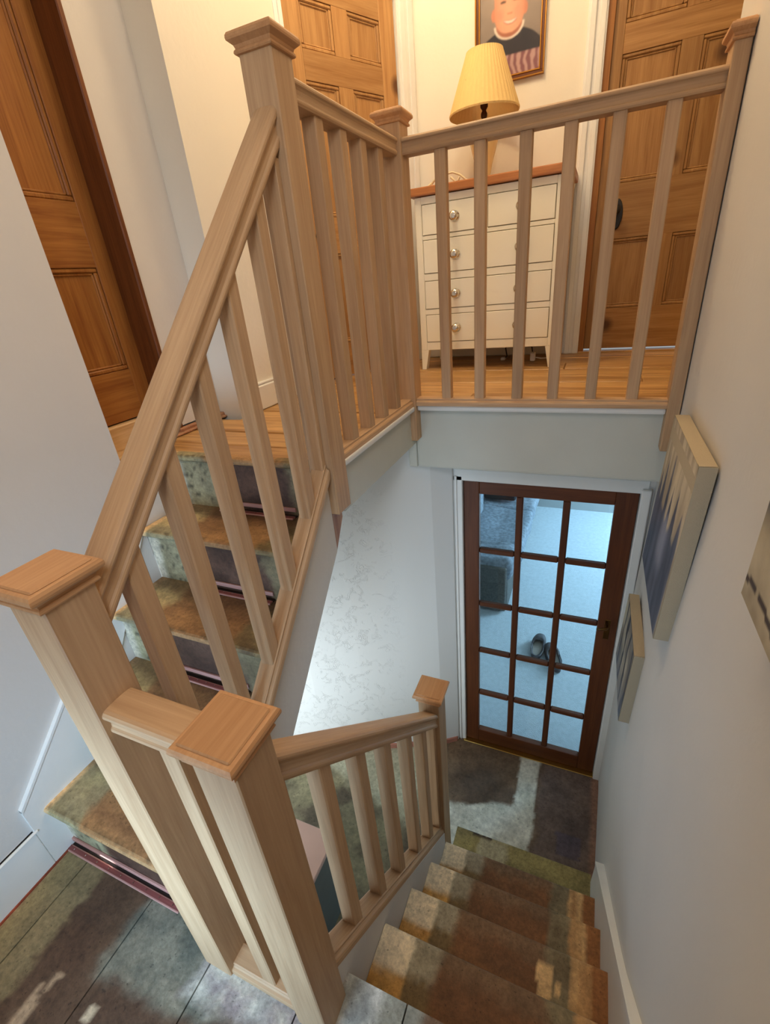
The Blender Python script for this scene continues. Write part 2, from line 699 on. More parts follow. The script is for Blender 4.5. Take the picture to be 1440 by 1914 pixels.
m = MB()
m.rings([[d1(-.05, -.05, 1.855), d1(.86, -.05, 1.855), d1(.86, -.15, 1.855), d1(-.05, -.15, 1.855)],
         [d1(-.05, -.05, CEIL), d1(.86, -.05, CEIL), d1(.86, -.15, CEIL), d1(-.05, -.15, CEIL)]])
struct(m.build('wall_angled', wallwarm))
m = MB()
m.box(-0.45, 0.69, 2.14, 2.26, ZL - .1, CEIL)
m.box(0.69, 1.46, 2.14, 2.26, 1.95, CEIL)
m.box(1.46, 2.2, 2.14, 2.26, ZL - .1, CEIL)
struct(m.build('wall_far_landing', wallwarm))
struct(MB().box(2.1, 2.2, 1.06, 2.14, ZL - .1, CEIL).build('wall_right_landing', wallwarm))
struct(MB().box(1.18, 2.2, 0.95, 1.06, ZL - .1, CEIL).build('wall_near_landing', wallwarm))
struct(MB().box(-1.0, 2.3, -2.45, 2.3, CEIL, CEIL + .08).build('ceiling', ceilmat))

# fascias round the stairwell
m = MB()
m.box(-0.09, 0.015, 0.045, YC + .02, -0.222, -0.052)
struct(m.build('trim_1', fascia), None)
m = MB()
m.box(0.015, 1.10, 0.81, 0.93, -0.350, -0.052, 0.012, seg=2)
m.box(-0.03, 0.015, 0.81, 0.93, -0.350, -0.2, 0.004)
struct(m.build('trim_2', fascia))
m = MB()
m.box(-0.06, 0.040, HW, YC - HW, -0.052, -0.031, 0.006, seg=2)
struct(m.build('trim_3', gloss))
m = MB()
m.box(HW, XRL, 0.770, 0.86, -0.056, -0.031, 0.008, seg=2)
struct(m.build('trim_4', gloss))

# landing floor: boards laid across
fl = empty('floor', (0, 1.2, ZL - .05), kind='structure', label='worn pine board floor of the upper landing')
m = MB()
m.box(-1.0, -0.03, 0.03, 2.14, ZL - .14, ZL - .024)
m.box(-0.03, 2.1, 0.88, 2.14, ZL - .14, ZL - .024)
m.build('subfloor', dirt, fl)
ys = [0.005, 0.135, 0.30, 0.47, 0.63, 0.772, 0.905, 1.035, 1.265, 1.42, 1.60, 1.79, 1.96, 2.14]
for i, (a, b) in enumerate(zip(ys, ys[1:])):
    x0 = -0.88 if b < 0.52 else (-0.745 if b < 1.3 else -0.72)
    if a < 0.77:
        segs = [(x0, 0.010)]
    else:
        segs = [(x0, 1.08 if b < 1.07 else 2.1)]
        if i % 2 == 0:
            c = 0.25 + 0.37 * ((i * 7) % 3)
            segs = [(x0, c), (c + .003, segs[0][1])]
    for (sa, sb) in segs:
        m = MB()
        dz = random.uniform(-.0035, .002)
        yy0 = a + (0.0 if i == 0 else .0045)
        m.box(sa, sb, yy0, b, ZL - .024, ZL + dz, 0.004)
        m.build('plank', plankmat, fl)

MB().box(-.880, -.712, -.198, .0035, ZL - .022, ZL - .001, .003).build('plank', plankmat, fl)
struct(MB().box(-.880, -.7105, -.199, .012, ZL - .34, ZL - .023).build('wall_recess_step', wallmat))

# half landing floor: boards running forwards, painted edge, bare dark middle
hf = empty('floor', (0.2, -1.6, ZM - .05), kind='structure', label='bare half landing boards with old painted border')
m = MB()
m.box(-0.71, 1.06, -2.33, -0.885, ZM - .20, ZM - .026)
m.build('subfloor', dirt, hf)
OLIVE, DARKB, GREENP = S(132, 116, 84), S(74, 54, 44), S(136, 130, 112)
WHITEP, TAN = S(200, 196, 182), S(150, 112, 74)


def half_paint(p, u, v):
    x, y = p.x, p.y
    e = 0.035 * nz(x * 7, y * 7, 3.1) + 0.02 * nz(x * 25, y * 25, 8)
    # border along the left wall
    c = lerp(S(70, 50, 38), S(96, 74, 56), 0.5 + 0.9 * nz(x * 5, y * 2, 1))
    ol = lerp(OLIVE, S(150, 132, 92), sst(-.60, -.69, x) + .3 * nz(x * 9, y * 9, 5))
    c = lerp(ol, c, sst(-.525, -.495, x + e * .8))
    # worn pale splinters in the dark middle
    if sst(.035, .0, abs(x + .425 + e * .5 - (y + 1.15) * .15)) > .4 and -1.30 < y < -1.10:
        c = lerp(c, S(176, 150, 120), .75 if nz(x * 40, y * 12, 2) > -.1 else .1)
    if ((x + .262) / .012) ** 2 + ((y + 1.125) / .02) ** 2 < 1:
        c = S(196, 176, 146)
    # greenish border patch in front of the newels
    g = sst(-.33, -.285, x + e) * sst(-1.075, -1.03, y + e * .8 - max(0, (x + .05)) * .45)
    c = lerp(c, lerp(GREENP, S(104, 104, 92), .5 + nz(x * 14, y * 14, 4)), g)
    # pale dirty paint along the edge by the newels
    wv = sst(-.07, -.03, x + e) * sst(-1.015, -.975, y + e * .6)
    c = lerp(c, lerp(WHITEP, S(150, 140, 138), .45 + 1.2 * nz(x * 18, y * 18, 9)), wv)
    # white square right of the front newel
    if x > .335:
        ww = sst(-1.12, -1.06, y + e * .3)
        c2 = lerp(S(205, 206, 198), S(150, 152, 146), .3 + nz(x * 12, y * 12, 6))
        c2 = lerp(c2, S(138, 140, 130), sst(.43, .445, x + e * .15))
        c2 = lerp(c2, S(110, 88, 70), sst(.53, .56, x + e * .3))
        c2 = lerp(c2, S(150, 132, 106), sst(.86, .89, x + e * .3))
        c = lerp(c, c2, ww)
    # thin line of bare red wood at the very edge by the wall
    c = lerp(c, S(190, 164, 124), sst(-.685, -.70, x))
    return c


xs = [-0.705, -0.60, -0.305, -0.030, 0.245, 0.50, 0.775, 1.05]
for a, b in zip(xs, xs[1:]):
    y1 = -0.850 if b < 0.3 else -0.811
    a2, b2 = a + .002, b - .002
    if b < -.5:
        y1 = -0.852
    paint_grid('plank', wornmat, hf,
               lambda u, v, a2=a2, b2=b2, y1=y1: (a2 + (b2 - a2) * u, -2.33 + (y1 + 2.33) * (v ** .55), ZM + .0 * u),
               max(8, int((b - a) / .012)), 90, half_paint, (0, 0, -.026))
m = MB()
m.box(-0.708, -0.694, -2.3, -0.86, ZM - .02, ZM + .007)
m.build('red_edge_strip', brick, hf)
m = MB()
m.box(0.045, 0.26, -0.870, -0.850, ZM - .2, ZM + .004, .003)
m.build('edge_strip', palewood, hf)

# hall floor
def hall_paint(p, u, v):
    x, y = p.x, p.y
    e = 0.022 * nz(x * 6, y * 6, 2) + 0.012 * nz(x * 22, y * 22, 7)
    c = lerp(S(118, 96, 74), S(84, 68, 54), .5 + .9 * nz(x * 4, y * 4, 11))
    c = lerp(c, lerp(S(114, 96, 86), S(90, 76, 70), .5 + nz(x * 6, y * 6, 4)), sst(.70, .76, x + e))
    if .84 < x + e < .98 and .40 < y < .53:
        c = lerp(c, S(82, 74, 84), .8)
    white = lerp(S(208, 206, 192), S(184, 182, 166), .5 + nz(x * 10, y * 10, 5))
    band = sst(.575, .59, x + e * .7) * sst(.715, .70, x + e * .7) * sst(.97, .93, y)
    hor = sst(.10, .14, x) * sst(.72, .68, x + e) * sst(.50 + .10 * sst(.25, .55, x), .47 + .10 * sst(.25, .55, x), y + e * .7)
    c = lerp(c, white, max(band, hor))
    # olive remains of lino under the stairs
    if x < .15:
        ol = lerp(S(138, 130, 100), S(88, 78, 62), .5 + 1.1 * nz(x * 5, y * 5, 13))
        ol = lerp(ol, S(176, 172, 146), sst(.36, .46, y + .25 * (x + .5) + e * 1.6))
        c = lerp(ol, c, sst(-.05, .12, x + e))
    # warm line along the right wall
    c = lerp(c, S(140, 106, 88), sst(1.01, 1.03, x))
    return c


hl = paint_grid('floor', stonemat, None, lambda u, v: (-1.75 + 2.82 * u, -0.9 + 1.90 * v, ZH), 220, 150, hall_paint, (0, 0, -.08))
struct(hl, 'scraped hall floor with a pale filler patch')

# hall walls
pl = [(0.160, 0.965), (0.155, 0.93), (0.06, 0.865), (-0.15, 0.775), (-0.40, 0.665), (-0.70, 0.545), (-1.05, 0.43), (-1.75, 0.28)]
m = MB()
front, back = pl, [(x - .03, y + .15) for x, y in pl]
plan = front + back[::-1]
m.rings([[(x, y, ZH - .05) for x, y in plan], [(x, y, -.20) for x, y in plan]])
struct(m.build('wall_hall_left', plaster))
m = MB()
plan = [(x - .006, y - .018) for x, y in pl[1:]] + [(x, y + .03) for x, y in pl[1:]][::-1]
m.rings([[(x, y, ZH) for x, y in plan], [(x, y, ZH + .035) for x, y in plan]])
struct(m.build('baseboard_hall', pinkpaint))
struct(MB().box(-1.80, -1.70, -0.95, 0.6, ZH - .05, -.3).build('wall_hall_end', wallmat))
m = MB()
m.box(-1.80, -1.42, -0.98, -0.90, ZH - .05, ZM - .03)
m.box(-0.48, 0.31, -0.98, -0.90, ZH - .05, ZM - .03)
m.box(-1.42, -0.48, -0.98, -0.90, ZH - .05, -2.32)
struct(m.build('wall_hall_front', wallmat))
wf = empty('window_2', (-.95, -.94, -2.32), kind='structure')
m = MB()
for a, b in ((-1.42, -1.37), (-.53, -.48), (-.965, -.935)):
    m.box(a, b, -.96, -.92, -2.32, ZM - .03)
m.box(-1.42, -.48, -.96, -.92, -2.32, -2.27)
m.build('window_frame', gloss, wf)
# wall round the glazed door
m = MB()
m.box(0.09, 0.150, 0.95, 1.10, ZH - .05, -.30)
m.box(1.050, 1.30, 0.95, 1.10, ZH - .05, -.30)
m.box(0.15, 1.05, 0.95, 1.10, -0.440, -.30)
struct(m.build('wall_hall_far', wallmat))

# ================================================================ DOORS
def panel_door(root, W, rows, cols, z0, z1, T, matV, matH, mat_panel, depth=0.013):
    """framed and panelled door in T-space: local x along the leaf, local y into the wall, z up.
    cols: list of (x0,x1) panel columns; rows: list of (z0,z1)"""
    st = [(0, cols[0][0])] + [(a[1], b[0]) for a, b in zip(cols, cols[1:])] + [(cols[-1][1], W)]
    for k, (a, b) in enumerate(st):
        if k in (0, len(st) - 1):
            MB().box(a, b, 0, .04, z0, z1, .002).build('stile', matV, root, None) if T is None else build_T('stile', matV, root, T, (a, b, 0, .04, z0, z1), .002)
    zs = [z0] + [v for r in rows for v in r] + [z1]
    rails = [(zs[i], zs[i + 1]) for i in range(0, len(zs), 2)]
    for a, b in rails:
        build_T('rail', matH, root, T, (cols[0][0], cols[-1][1], 0.0005, .0395, a, b), .001)
    for (a, b) in rows:
        for (c, d) in st[1:-1]:
            build_T('muntin', matV, root, T, (c, d, 0.0005, .0395, a, b), .001)
        for (c, d) in cols:
            p = build_T('panel', mat_panel, root, T, (c - .004, d + .004, depth, .030, a - .004, b + .004), 0)
            mm = MB()
            t = .017
            for bx in ((c, d, 0.003, depth + .004, b - t, b), (c, d, 0.003, depth + .004, a, a + t),
                       (c, c + t, 0.003, depth + .004, a + t, b - t), (d - t, d, 0.003, depth + .004, a + t, b - t)):
                mm.box(*bx, .0045, T)
            for bx in ((c + t, d - t, 0.008, depth + .004, b - t - .009, b - t), (c + t, d - t, 0.008, depth + .004, a + t, a + t + .009),
                       (c + t, c + t + .009, 0.008, depth + .004, a + t, b - t), (d - t - .009, d - t, 0.008, depth + .004, a + t, b - t)):
                mm.box(*bx, .003, T)
            mm.build('moulding', matV, p)


def build_T(name, mat, root, T, b, bev):
    """box in T-space whose object frame is T, so the grain follows the leaf"""
    return MB().box(*b, bev, T).build(name, mat, root, T)


# door 1: angled pine door on the left of the landing
T1 = Matrix(((U1.x, -N1.x, 0, P1.x), (U1.y, -N1.y, 0, P1.y), (0, 0, 1, 0), (0, 0, 0, 1)))
dr = empty('door_1', (P1.x, P1.y, ZL), kind='structure', label='stripped pine six panel door at the left end of the landing')
panel_door(dr, 0.727, [(0.17, .66), (.84, 1.425), (1.545, 1.735)], [(.095, .300), (.398, .618)], ZL + .005, 1.84, T1, pine, pineH, pine)
m = MB()
m.lathe([(.026, 0), (.028, .006), (.010, .012), (.010, .03), (.024, .04), (.027, .055), (.014, .066)], (0, 0, 0), 16, axis='Y')
bmesh.ops.transform(m.bm, matrix=T1 @ Matrix.Translation((.055, 0, .75)) @ Matrix.Rotation(math.pi, 4, 'Z'), verts=m.bm.verts[:])
m.build('door_knob', black_iron, dr)
# door 1 casing
m = MB()


def casing(m, T, x0, x1, z0, z1, proud=.0, steps=((0, 1, .018), (.12, .42, .028), (.62, .92, .024))):
    for a, b, h in steps:
        m.box(x0 + (x1 - x0) * a, x0 + (x1 - x0) * b, -h - proud, .02, z0, z1, .004, T, seg=2)


casing(m, T1, .735, .862, ZL, 1.90)
casing(m, T1, -.05, -.008, ZL, 1.90, steps=((0, 1, .015), (.5, 1, .022)))
m.box(-.05, .862, -.02, .02, 1.855, 1.95, .004, T1)
struct(m.build('trim_5', gloss))

# door 2: pine door at the right of the far wall
T2 = Matrix.Translation((0.70, 2.150, 0))
dr = empty('door_2', (1.08, 2.16, ZL), kind='structure', label='stripped pine panelled door beyond the right end of the landing rail')
panel_door(dr, 0.755, [(.225, .595), (.862, 1.410), (1.525, 1.80)], [(.052, .312), (.402, .660)], ZL + .022, 1.935, T2, pine2, pine2H, pine2)
m = MB()
m.lathe([(.024, 0), (.024, .004), (.009, .010), (.009, .028), (.020, .036), (.026, .050), (.020, .062), (.006, .066)], (0, 0, 0), 18, axis='Y')
bmesh.ops.transform(m.bm, matrix=Matrix.Translation((.800, 2.146, .735)) @ Matrix.Rotation(math.pi, 4, 'Z'), verts=m.bm.verts[:])
m.build('door_knob', black_iron, dr)
m = MB()
n = 28
el = lambda k, yy: [(.808 + .030 * k * math.cos(2 * math.pi * i / n), yy, .715 + .076 * k * math.sin(2 * math.pi * i / n)) for i in range(n)]
m.rings([el(1, 2.152), el(1, 2.146), el(.88, 2.142)])
m.build('lock_plate', black_iron, dr)
m = MB()
casing(m, Matrix.Translation((0, 2.14, 0)), .575, .668, ZL, 2.03)
casing(m, Matrix.Translation((0, 2.14, 0)), 1.475, 1.57, ZL, 2.03)
m.box(.575, 1.57, 2.118, 2.15, 1.95, 2.04, .005)
struct(m.build('trim_6', gloss))
m = MB()
m.box(.668, .70, 2.135, 2.2, ZL, 1.95)
m.box(1.455, 1.475, 2.135, 2.2, ZL, 1.95)
struct(m.build('trim_7', pineD))
struct(MB().box(.67, 1.47, 2.125, 2.20, ZL - .004, ZL + .008, .003).build('trim_8', plankmat))

# door 3: darker pine door in the recess on the left
T3 = Matrix(((0, -1, 0, -0.985), (1, 0, 0, -0.46), (0, 0, 1, 0), (0, 0, 0, 1)))
dr = empty('door_3', (-0.99, -0.11, ZL), kind='structure', label='dark orange pine panelled door in the recess left of the stairs')
panel_door(dr, 0.715, [(.262, .632), (.840, 1.44), (1.54, 1.80)], [(.10, .30), (.40, .632)], 0.072, 1.90, T3, pineD, pineDH, pineD)
m = MB()
m.box(-1.03, -0.874, 0.240, 0.262, ZL, 1.95, .004)
m.box(-1.03, -0.874, -0.55, 0.262, 1.905, 1.96, .004)
struct(m.build('trim_9', pineJ))
m = MB()
m.box(-1.03, -0.876, -0.30, 0.240, ZL - .02, ZL + .002, .004)
m.box(-1.03, -0.955, -0.30, 0.240, ZL, 0.066, .004)
struct(m.build('trim_10', palewood))
# rough grounds left where the skirting was taken off
m = MB()
m.box(-0.885, -0.860, 0.23, 0.52, ZL, ZL + .024, .004)
m.box(-0.885, -0.845, 0.02, 0.515, ZL, ZL + .010, .003)
struct(m.build('baseboard_recess', rawwood))
m = MB()
m.box(-0.75, -0.722, 0.515, 1.345, ZL, ZL + .118, .006)
m.box(-0.75, -0.727, 0.515, 1.345, ZL + .118, ZL + .132, .004)
struct(m.build('baseboard_left', gloss))
m = MB()
m.box(-0.36, 0.575, 2.122, 2.142, ZL, ZL + .13, .005)
struct(m.build('baseboard_far', gloss))

# door 4: glazed door to the lounge
dg = empty('door_4', (0.615, 0.98, ZH), kind='structure', label='dark stained fifteen pane glazed door at the foot of the stairs')
X0, X1, Y0, Y1, Z0, Z1 = 0.206, 1.024, 0.962, 1.002, ZH + .008, -0.470
cols = [(.289, .478), (.513, .702), (.737, .929)]
rows = [(-2.330, -2.002), (-1.970, -1.636), (-1.606, -1.274), (-1.244, -.906), (-.876, -.542)]
MB().box(X0, cols[0][0], Y0, Y1, Z0, Z1, .003).build('stile', mahog, dg)
MB().box(cols[-1][1], X1, Y0, Y1, Z0, Z1, .003).build('stile', mahog, dg)
MB().box(cols[0][0], cols[-1][1], Y0 + .0005, Y1, Z0, rows[0][0], .003).build('rail', mahogH, dg)
MB().box(cols[0][0], cols[-1][1], Y0 + .0005, Y1, rows[-1][1], Z1, .003).build('rail', mahogH, dg)
for a, b in zip(cols, cols[1:]):
    MB().box(a[1], b[0], Y0 + .003, Y1 - .003, rows[0][0], rows[-1][1], .006).build('glazing_bar', mahog, dg)
for a, b in zip(rows, rows[1:]):
    for c in cols:
        MB().box(c[0], c[1], Y0 + .004, Y1 - .004, a[1], b[0], .006).build('glazing_bar', mahogH, dg)
for r in rows:
    for c in cols:
        MB().box(c[0] - .004, c[1] + .004, .980, .984, r[0] - .004, r[1] + .004).build('pane', glass, dg)
h = MB()
h.box(.962, .990, Y0 - .004, Y0 + .002, -1.34, -1.21, .002)
h.build('handle_plate', oldbrass, dg)
h = MB()
h.tube([(.973, Y0 - .002, -1.235), (.973, Y0 - .04, -1.235), (.968, Y0 - .046, -1.237), (.95, Y0 - .047, -1.242), (.925, Y0 - .044, -1.250)], [.007, .007, .008, .007, .006], 10)
h.build('door_handle', oldbrass, dg)
# white frame round the glazed door
m = MB()
m.box(0.152, 0.204, 0.945, 1.06, ZH, -0.440, .004)
m.box(0.162, 0.176, 0.938, 0.95, ZH, -0.440, .003)
m.box(1.026, 1.066, 0.925, 1.06, ZH - .03, -0.440, .004)
m.box(0.152, 1.056, 0.945, 1.06, -0.466, -0.400, .003)
struct(m.build('trim_11', gloss))
m = MB()
m.box(0.19, 1.03, 0.930, 0.985, ZH, ZH + .007, .003)
struct(m.build('trim_12', brass))

# lounge beyond the glazed door
m = MB()
m.box(-2.2, 3.6, 1.0, 6.6, ZH - .10, ZH - .015)
struct(m.build('floor', carpet), 'pale carpet of the lounge')
struct(MB().box(-2.2, 3.6, 4.82, 4.92, ZH - .1, -.1).build('wall_lounge_far', base_mat('lounge_wall', S(170, 170, 168), .8)))
struct(MB().box(-2.3, -2.2, 1.0, 5.1, ZH - .1, -.1).build('wall_lounge_left', wallmat))
m = MB()
m.box(3.5, 3.6, 1.0, 3.5, ZH - .1, -.1)
m.box(3.5, 3.6, 4.9, 5.1, ZH - .1, -.1)
m.box(3.5, 3.6, 3.5, 4.9, ZH - .1, -1.6)
struct(m.build('wall_lounge_right', wallmat))
struct(MB().box(-2.3, 0.10, 1.02, 1.10, ZH - .1, -.1).build('wall_lounge_near', wallmat))
struct(MB().box(1.25, 3.6, 1.02, 1.10, ZH - .1, -.1).build('wall_lounge_near', wallmat))
struct(MB().box(-2.3, 3.6, 1.0, 5.1, -.26, -.15).build('ceiling', ceilmat))

# ================================================================ STAIRCASES
def tread(name, parent, x0, x1, ynose, s, z, depth, colf, t=.028, nx=56):
    """s = -1: nosing faces -y, s = +1: nosing faces +y"""
    prof = [(-depth, 0)] + [(-depth + (depth - .012) * k / 14, 0) for k in range(1, 15)] + \
           [(-.004, -.003), (0, -.010), (-.001, -.017), (-.006, -.023), (-.014, -t), (-depth * .5, -t), (-depth, -t)]
    n = len(prof)
    return paint_grid(name, wornmat, parent,
                      lambda u, v: (x0 + (x1 - x0) * u, ynose + s * prof[min(n - 1, int(round(v * (n - 1))))][0], z + prof[min(n - 1, int(round(v * (n - 1))))][1]),
                      nx, n - 1, lambda p, u, v: colf(p, prof[min(n - 1, int(round(v * (n - 1))))][0]))


# --- upper flight
us = empty('staircase', (-0.35, -0.45, ZM), 'bare upper flight with worn treads, greenish painted edges and pink carpet gripper strips', 'staircase')
GO = 0.215
UX0, UX1 = -0.7085, -0.030


def up_tread(k):
    def f(p, t):
        x = p.x
        e = .03 * nz(x * 8, p.y * 8, k * 3.3) + .015 * nz(x * 30, p.y * 30, k)
        c = lerp(S(172, 132, 88), S(140, 104, 70), .5 + .9 * nz(x * 3, p.y * 14, k * 1.7))
        ol = lerp(S(164, 154, 116), S(136, 128, 102), .5 + nz(x * 12, p.y * 12, k))
        ol = lerp(ol, S(206, 178, 122), sst(-.015, -.11, t) * (.75 if k > 0 else .2))
        c = lerp(ol, c, sst(-.555, -.525, x + e))
        c = lerp(c, lerp(S(134, 116, 80), S(110, 92, 66), .5 + nz(x * 12, p.y * 12, k + 4)), sst(-.21, -.17, x + e))
        c = lerp(S(224, 188, 138), c, sst(-.69, -.672, x))
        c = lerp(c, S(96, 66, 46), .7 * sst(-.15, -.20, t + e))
        c = lerp(c, S(90, 74, 52), .6 * (1 if (-.016 < t + e * .25 < -.006) else 0) * (1 if nz(x * 20, k, 2) > 0 else 0))
        return c
    return f


def up_riser(k):
    def f(p, u, v):
        x = p.x
        e = .03 * nz(x * 8, p.z * 8, k * 2.3 + 9) + .015 * nz(x * 30, p.z * 30, k)
        gr = lerp(S(166, 158, 124), S(138, 130, 102), .5 + nz(x * 10, p.z * 10, k))
        if nz(x * 38, p.z * 38, k + 20) > .42:
            gr = S(90, 84, 66)
        gr = lerp(S(208, 200, 178), gr, sst(-.690, -.655, x + e * .5))
        mid = lerp(S(92, 66, 52), S(66, 46, 36), .5 + nz(x * 5, p.z * 9, k))
        c = lerp(gr, mid, sst(-.535, -.505, x + e))
        c = lerp(c, lerp(S(132, 118, 88), S(104, 90, 66), .5 + nz(x * 10, p.z * 10, k)), sst(-.20, -.165, x + e))
        return c
    return f


for k in range(5):
    z0 = ZM + RISE * k
    yr = -0.872 + .022 + GO * k + .006     # riser face
    z1 = z0 + RISE
    paint_grid('riser', wornmat, us, lambda u, v, yr=yr, z0=z0, z1=z1: (UX0 + (UX1 - UX0) * u, yr, z0 + (z1 - .028 - z0) * v), 56, 12,
               up_riser(k), (0, .018, 0))
    if k < 4:
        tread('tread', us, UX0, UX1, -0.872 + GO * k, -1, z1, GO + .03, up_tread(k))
    else:
        tread('landing_nosing', us, -0.70, -0.02, -0.010, -1, ZL, .045, up_tread(9))
    # two gripper strips: one on the tread, one on the riser foot
    x0, x1 = (UX0 + .20, UX1 - .14) if k else (UX0 + .01, -.20)
    g = MB()
    g.box(x0, x1, yr - .034, yr - .014, z0 + .001, z0 + .007, .0015)
    gs = g.build('gripper_strip', gripmat, us)
    g = MB()
    g.box(x0, x1, yr - .030, yr - .018, z0 + .0055, z0 + .0078)
    g.build('strip_face', gripdark, gs)
    g = MB()
    g.box(x0, x1, yr - .014, yr - .0005, z0, z0 + .004)
    g.build('gripper_gap', dirt, us)
    g = MB()
    g.box(x0, x1, yr - .008, yr, z0 + .020 - .006 * (k == 0), z0 + .036 - .006 * (k == 0), .0015)
    g.build('gripper_strip', gripmat, us)
    pins = MB()
    for q in range(9):
        px = x0 + (x1 - x0) * (q + .5) / 9
        pins.box(px - .0012, px + .0012, yr - .026, yr - .022, z0 + .006, z0 + .011)
    tag(pins.build('gripper_pins', chrome, us), kind='stuff')
# outer string, white, oak capped by the base rail
ztop = lambda y: -0.062 + 1.03 * (y + .058)
zbot = lambda y: -0.340 + 1.02 * (y + .051)
m = MB()
pts = [(-.0445, ztop(-.0445)), (-.0445, -.33), (-.845, zbot(-.845)), (-.845, ztop(-.845))]
m.poly([(-.028, y, z) for y, z in pts], (.043, 0, 0))
m.build('outer_string', wallmat, us)
# wall string with moulded top and the skirting of the half landing
sl = lambda y: -0.856 + .98 * (y + .913)
m = MB()
m.poly([(-.712, -.915, ZM), (-.712, -.915, sl(-.915)), (-.712, -.20, sl(-.20)), (-.712, -.20, ZL - .2), (-.712, -.80, ZM)], (.014, 0, 0))
struct(m.build('baseboard_stair_left', gloss))
m = MB()
m.poly([(-.712, -.915, sl(-.915) - .006), (-.712, -.915, sl(-.915) + .006), (-.712, -.20, sl(-.20) + .006), (-.712, -.20, sl(-.20) - .006)], (.018, 0, 0))
m.box(-.712, -.694, -2.33, -.905, -.967, -.955, .004)
struct(m.build('trim_13', gloss))
struct(MB().box(-.712, -.698, -2.33, -.915, ZM, -.955, .003).build('baseboard_half_landing', gloss))
# old timber post end under the top newel
m = MB()
m.poly([(-.02, -.044, -.19), (-.02, .030, -.19), (-.02, .030, -.235), (-.02, -.044, -.345)], (.030, 0, 0))
m.build('old_timber', rawwood, us)

# --- lower flight
ls = empty('staircase', (0.67, -0.3, ZH), 'bare lower flight with brown worn treads leading down to the glazed door', 'staircase')
LG, LY1 = 0.211, 0.244
LX0, LX1 = 0.3325, 1.006


def low_tread(k):
    def f(p, t):
        x = p.x
        e = .014 * nz(x * 9, p.y * 9, k * 2.9) + .012 * nz(x * 34, p.y * 34, k)
        c = lerp(S(124, 84, 52), S(92, 62, 40), .5 + .9 * nz(x * 2.5, p.y * 12, k * 1.3))
        # nosing half greyer, worn
        c = lerp(c, S(116, 94, 72), .7 * sst(-.075, -.030, t + e))
        left = lerp(S(196, 150, 82), S(158, 112, 56), .5 + nz(x * 6, p.y * 14, k))
        left = lerp(left, S(218, 204, 176), sst(-.115, -.090, t + e * .6))
        lo = lerp(S(112, 92, 60), S(148, 140, 120), sst(-.10, -.08, t + e))
        c2 = lerp(left, lo, sst(.435, .445, x + e * .4))
        c = lerp(c2, c, sst(.50, .535, x + e))
        ro = lerp(S(128, 116, 90), S(104, 92, 70), .5 + nz(x * 12, p.y * 12, k))
        c = lerp(c, ro, sst(.815, .835, x + e))
        c = lerp(c, lerp(S(196, 160, 112), S(166, 126, 82), .5 + nz(x * 30, p.y * 5, k)), sst(.895, .905, x + e * .4))
        c = lerp(c, S(140, 92, 52), sst(.955, .965, x + e * .3))
        if k == 0:
            ol = lerp(S(150, 138, 86), S(116, 104, 66), .5 + nz(x * 7, p.y * 7, 31))
            ol = lerp(ol, S(168, 160, 132), .8 * sst(.45, .47, x + e) * sst(.62, .58, x + e) * (1 if t < -.02 else .5))
            c = ol
            if .40 < x < .52 and -.012 < t + e * .3 < -.002:
                c = S(60, 44, 30)
        if k == 3 and .80 < x + e * .6 < .845 and -.15 < t < -.06:
            c = S(206, 172, 124)
        if k == 3 and ((x - .862) / .012) ** 2 + ((t + .10) / .018) ** 2 < 1:
            c = S(206, 172, 124)
        return c
    return f


for k in range(6):
    z = -2.23 + RISE * k
    yn = LY1 - LG * k
    if k < 5:
        tread('tread', ls, LX0, LX1 + .004, yn, 1, z, LG + .035, low_tread(k), nx=80)
    yr = yn - .020
    paint_grid('riser', wornmat, ls, lambda u, v, yr=yr, z=z: (LX0 + (LX1 + .004 - LX0) * u, yr, z - RISE + (RISE - .028) * v), 40, 8,
               lambda p, u, v: lerp(S(120, 96, 66), S(90, 66, 44), .5 + nz(p.x * 5, p.z * 8, 3)), (0, -.018, 0))
# white outer string under the base rail
zt = lambda y: -1.062 - 1.050 * (y + .803)
m = MB()
pts = [(-.849, zt(-.849)), (.021, zt(.021)), (.021, zt(.021) - .36), (-.849, zt(-.849) - .36)]
m.poly([(.290, y, z) for y, z in pts], (.041, 0, 0))
m.build('outer_string', wallmat, ls)
# wall string on the right with its rounded white top
zr = lambda y: -1.961 - 1.035 * (y - .145)
m = MB()
pts = [(-.86, zr(-.86)), (.165, zr(.165)), (.175, zr(.175) - .06), (.24, ZH), (.0, ZH), (-.86, zr(-.86) - .5)]
m.poly([(1.008, y, z) for y, z in pts], (.044, 0, 0))
struct(m.build('baseboard_stair_right', gloss))
m = MB()
pts = [(-.86, zr(-.86) - .012), (-.86, zr(-.86) + .006), (.165, zr(.165) + .006), (.165, zr(.165) - .012)]
m.poly([(1.0045, y, z) for y, z in pts], (.05, 0, 0))
struct(m.build('trim_14', gloss))

# ================================================================ NEWELS AND BALUSTRADES
CAP = [(.0445, -.040), (.0500, -.039), (.0515, -.036), (.0505, -.032), (.0475, -.029), (.0500, -.023), (.0560, -.0185), (.0605, -.015), (.0615, -.011), (.0610, -.006), (.0580, -.001), (.055, 0.0)]


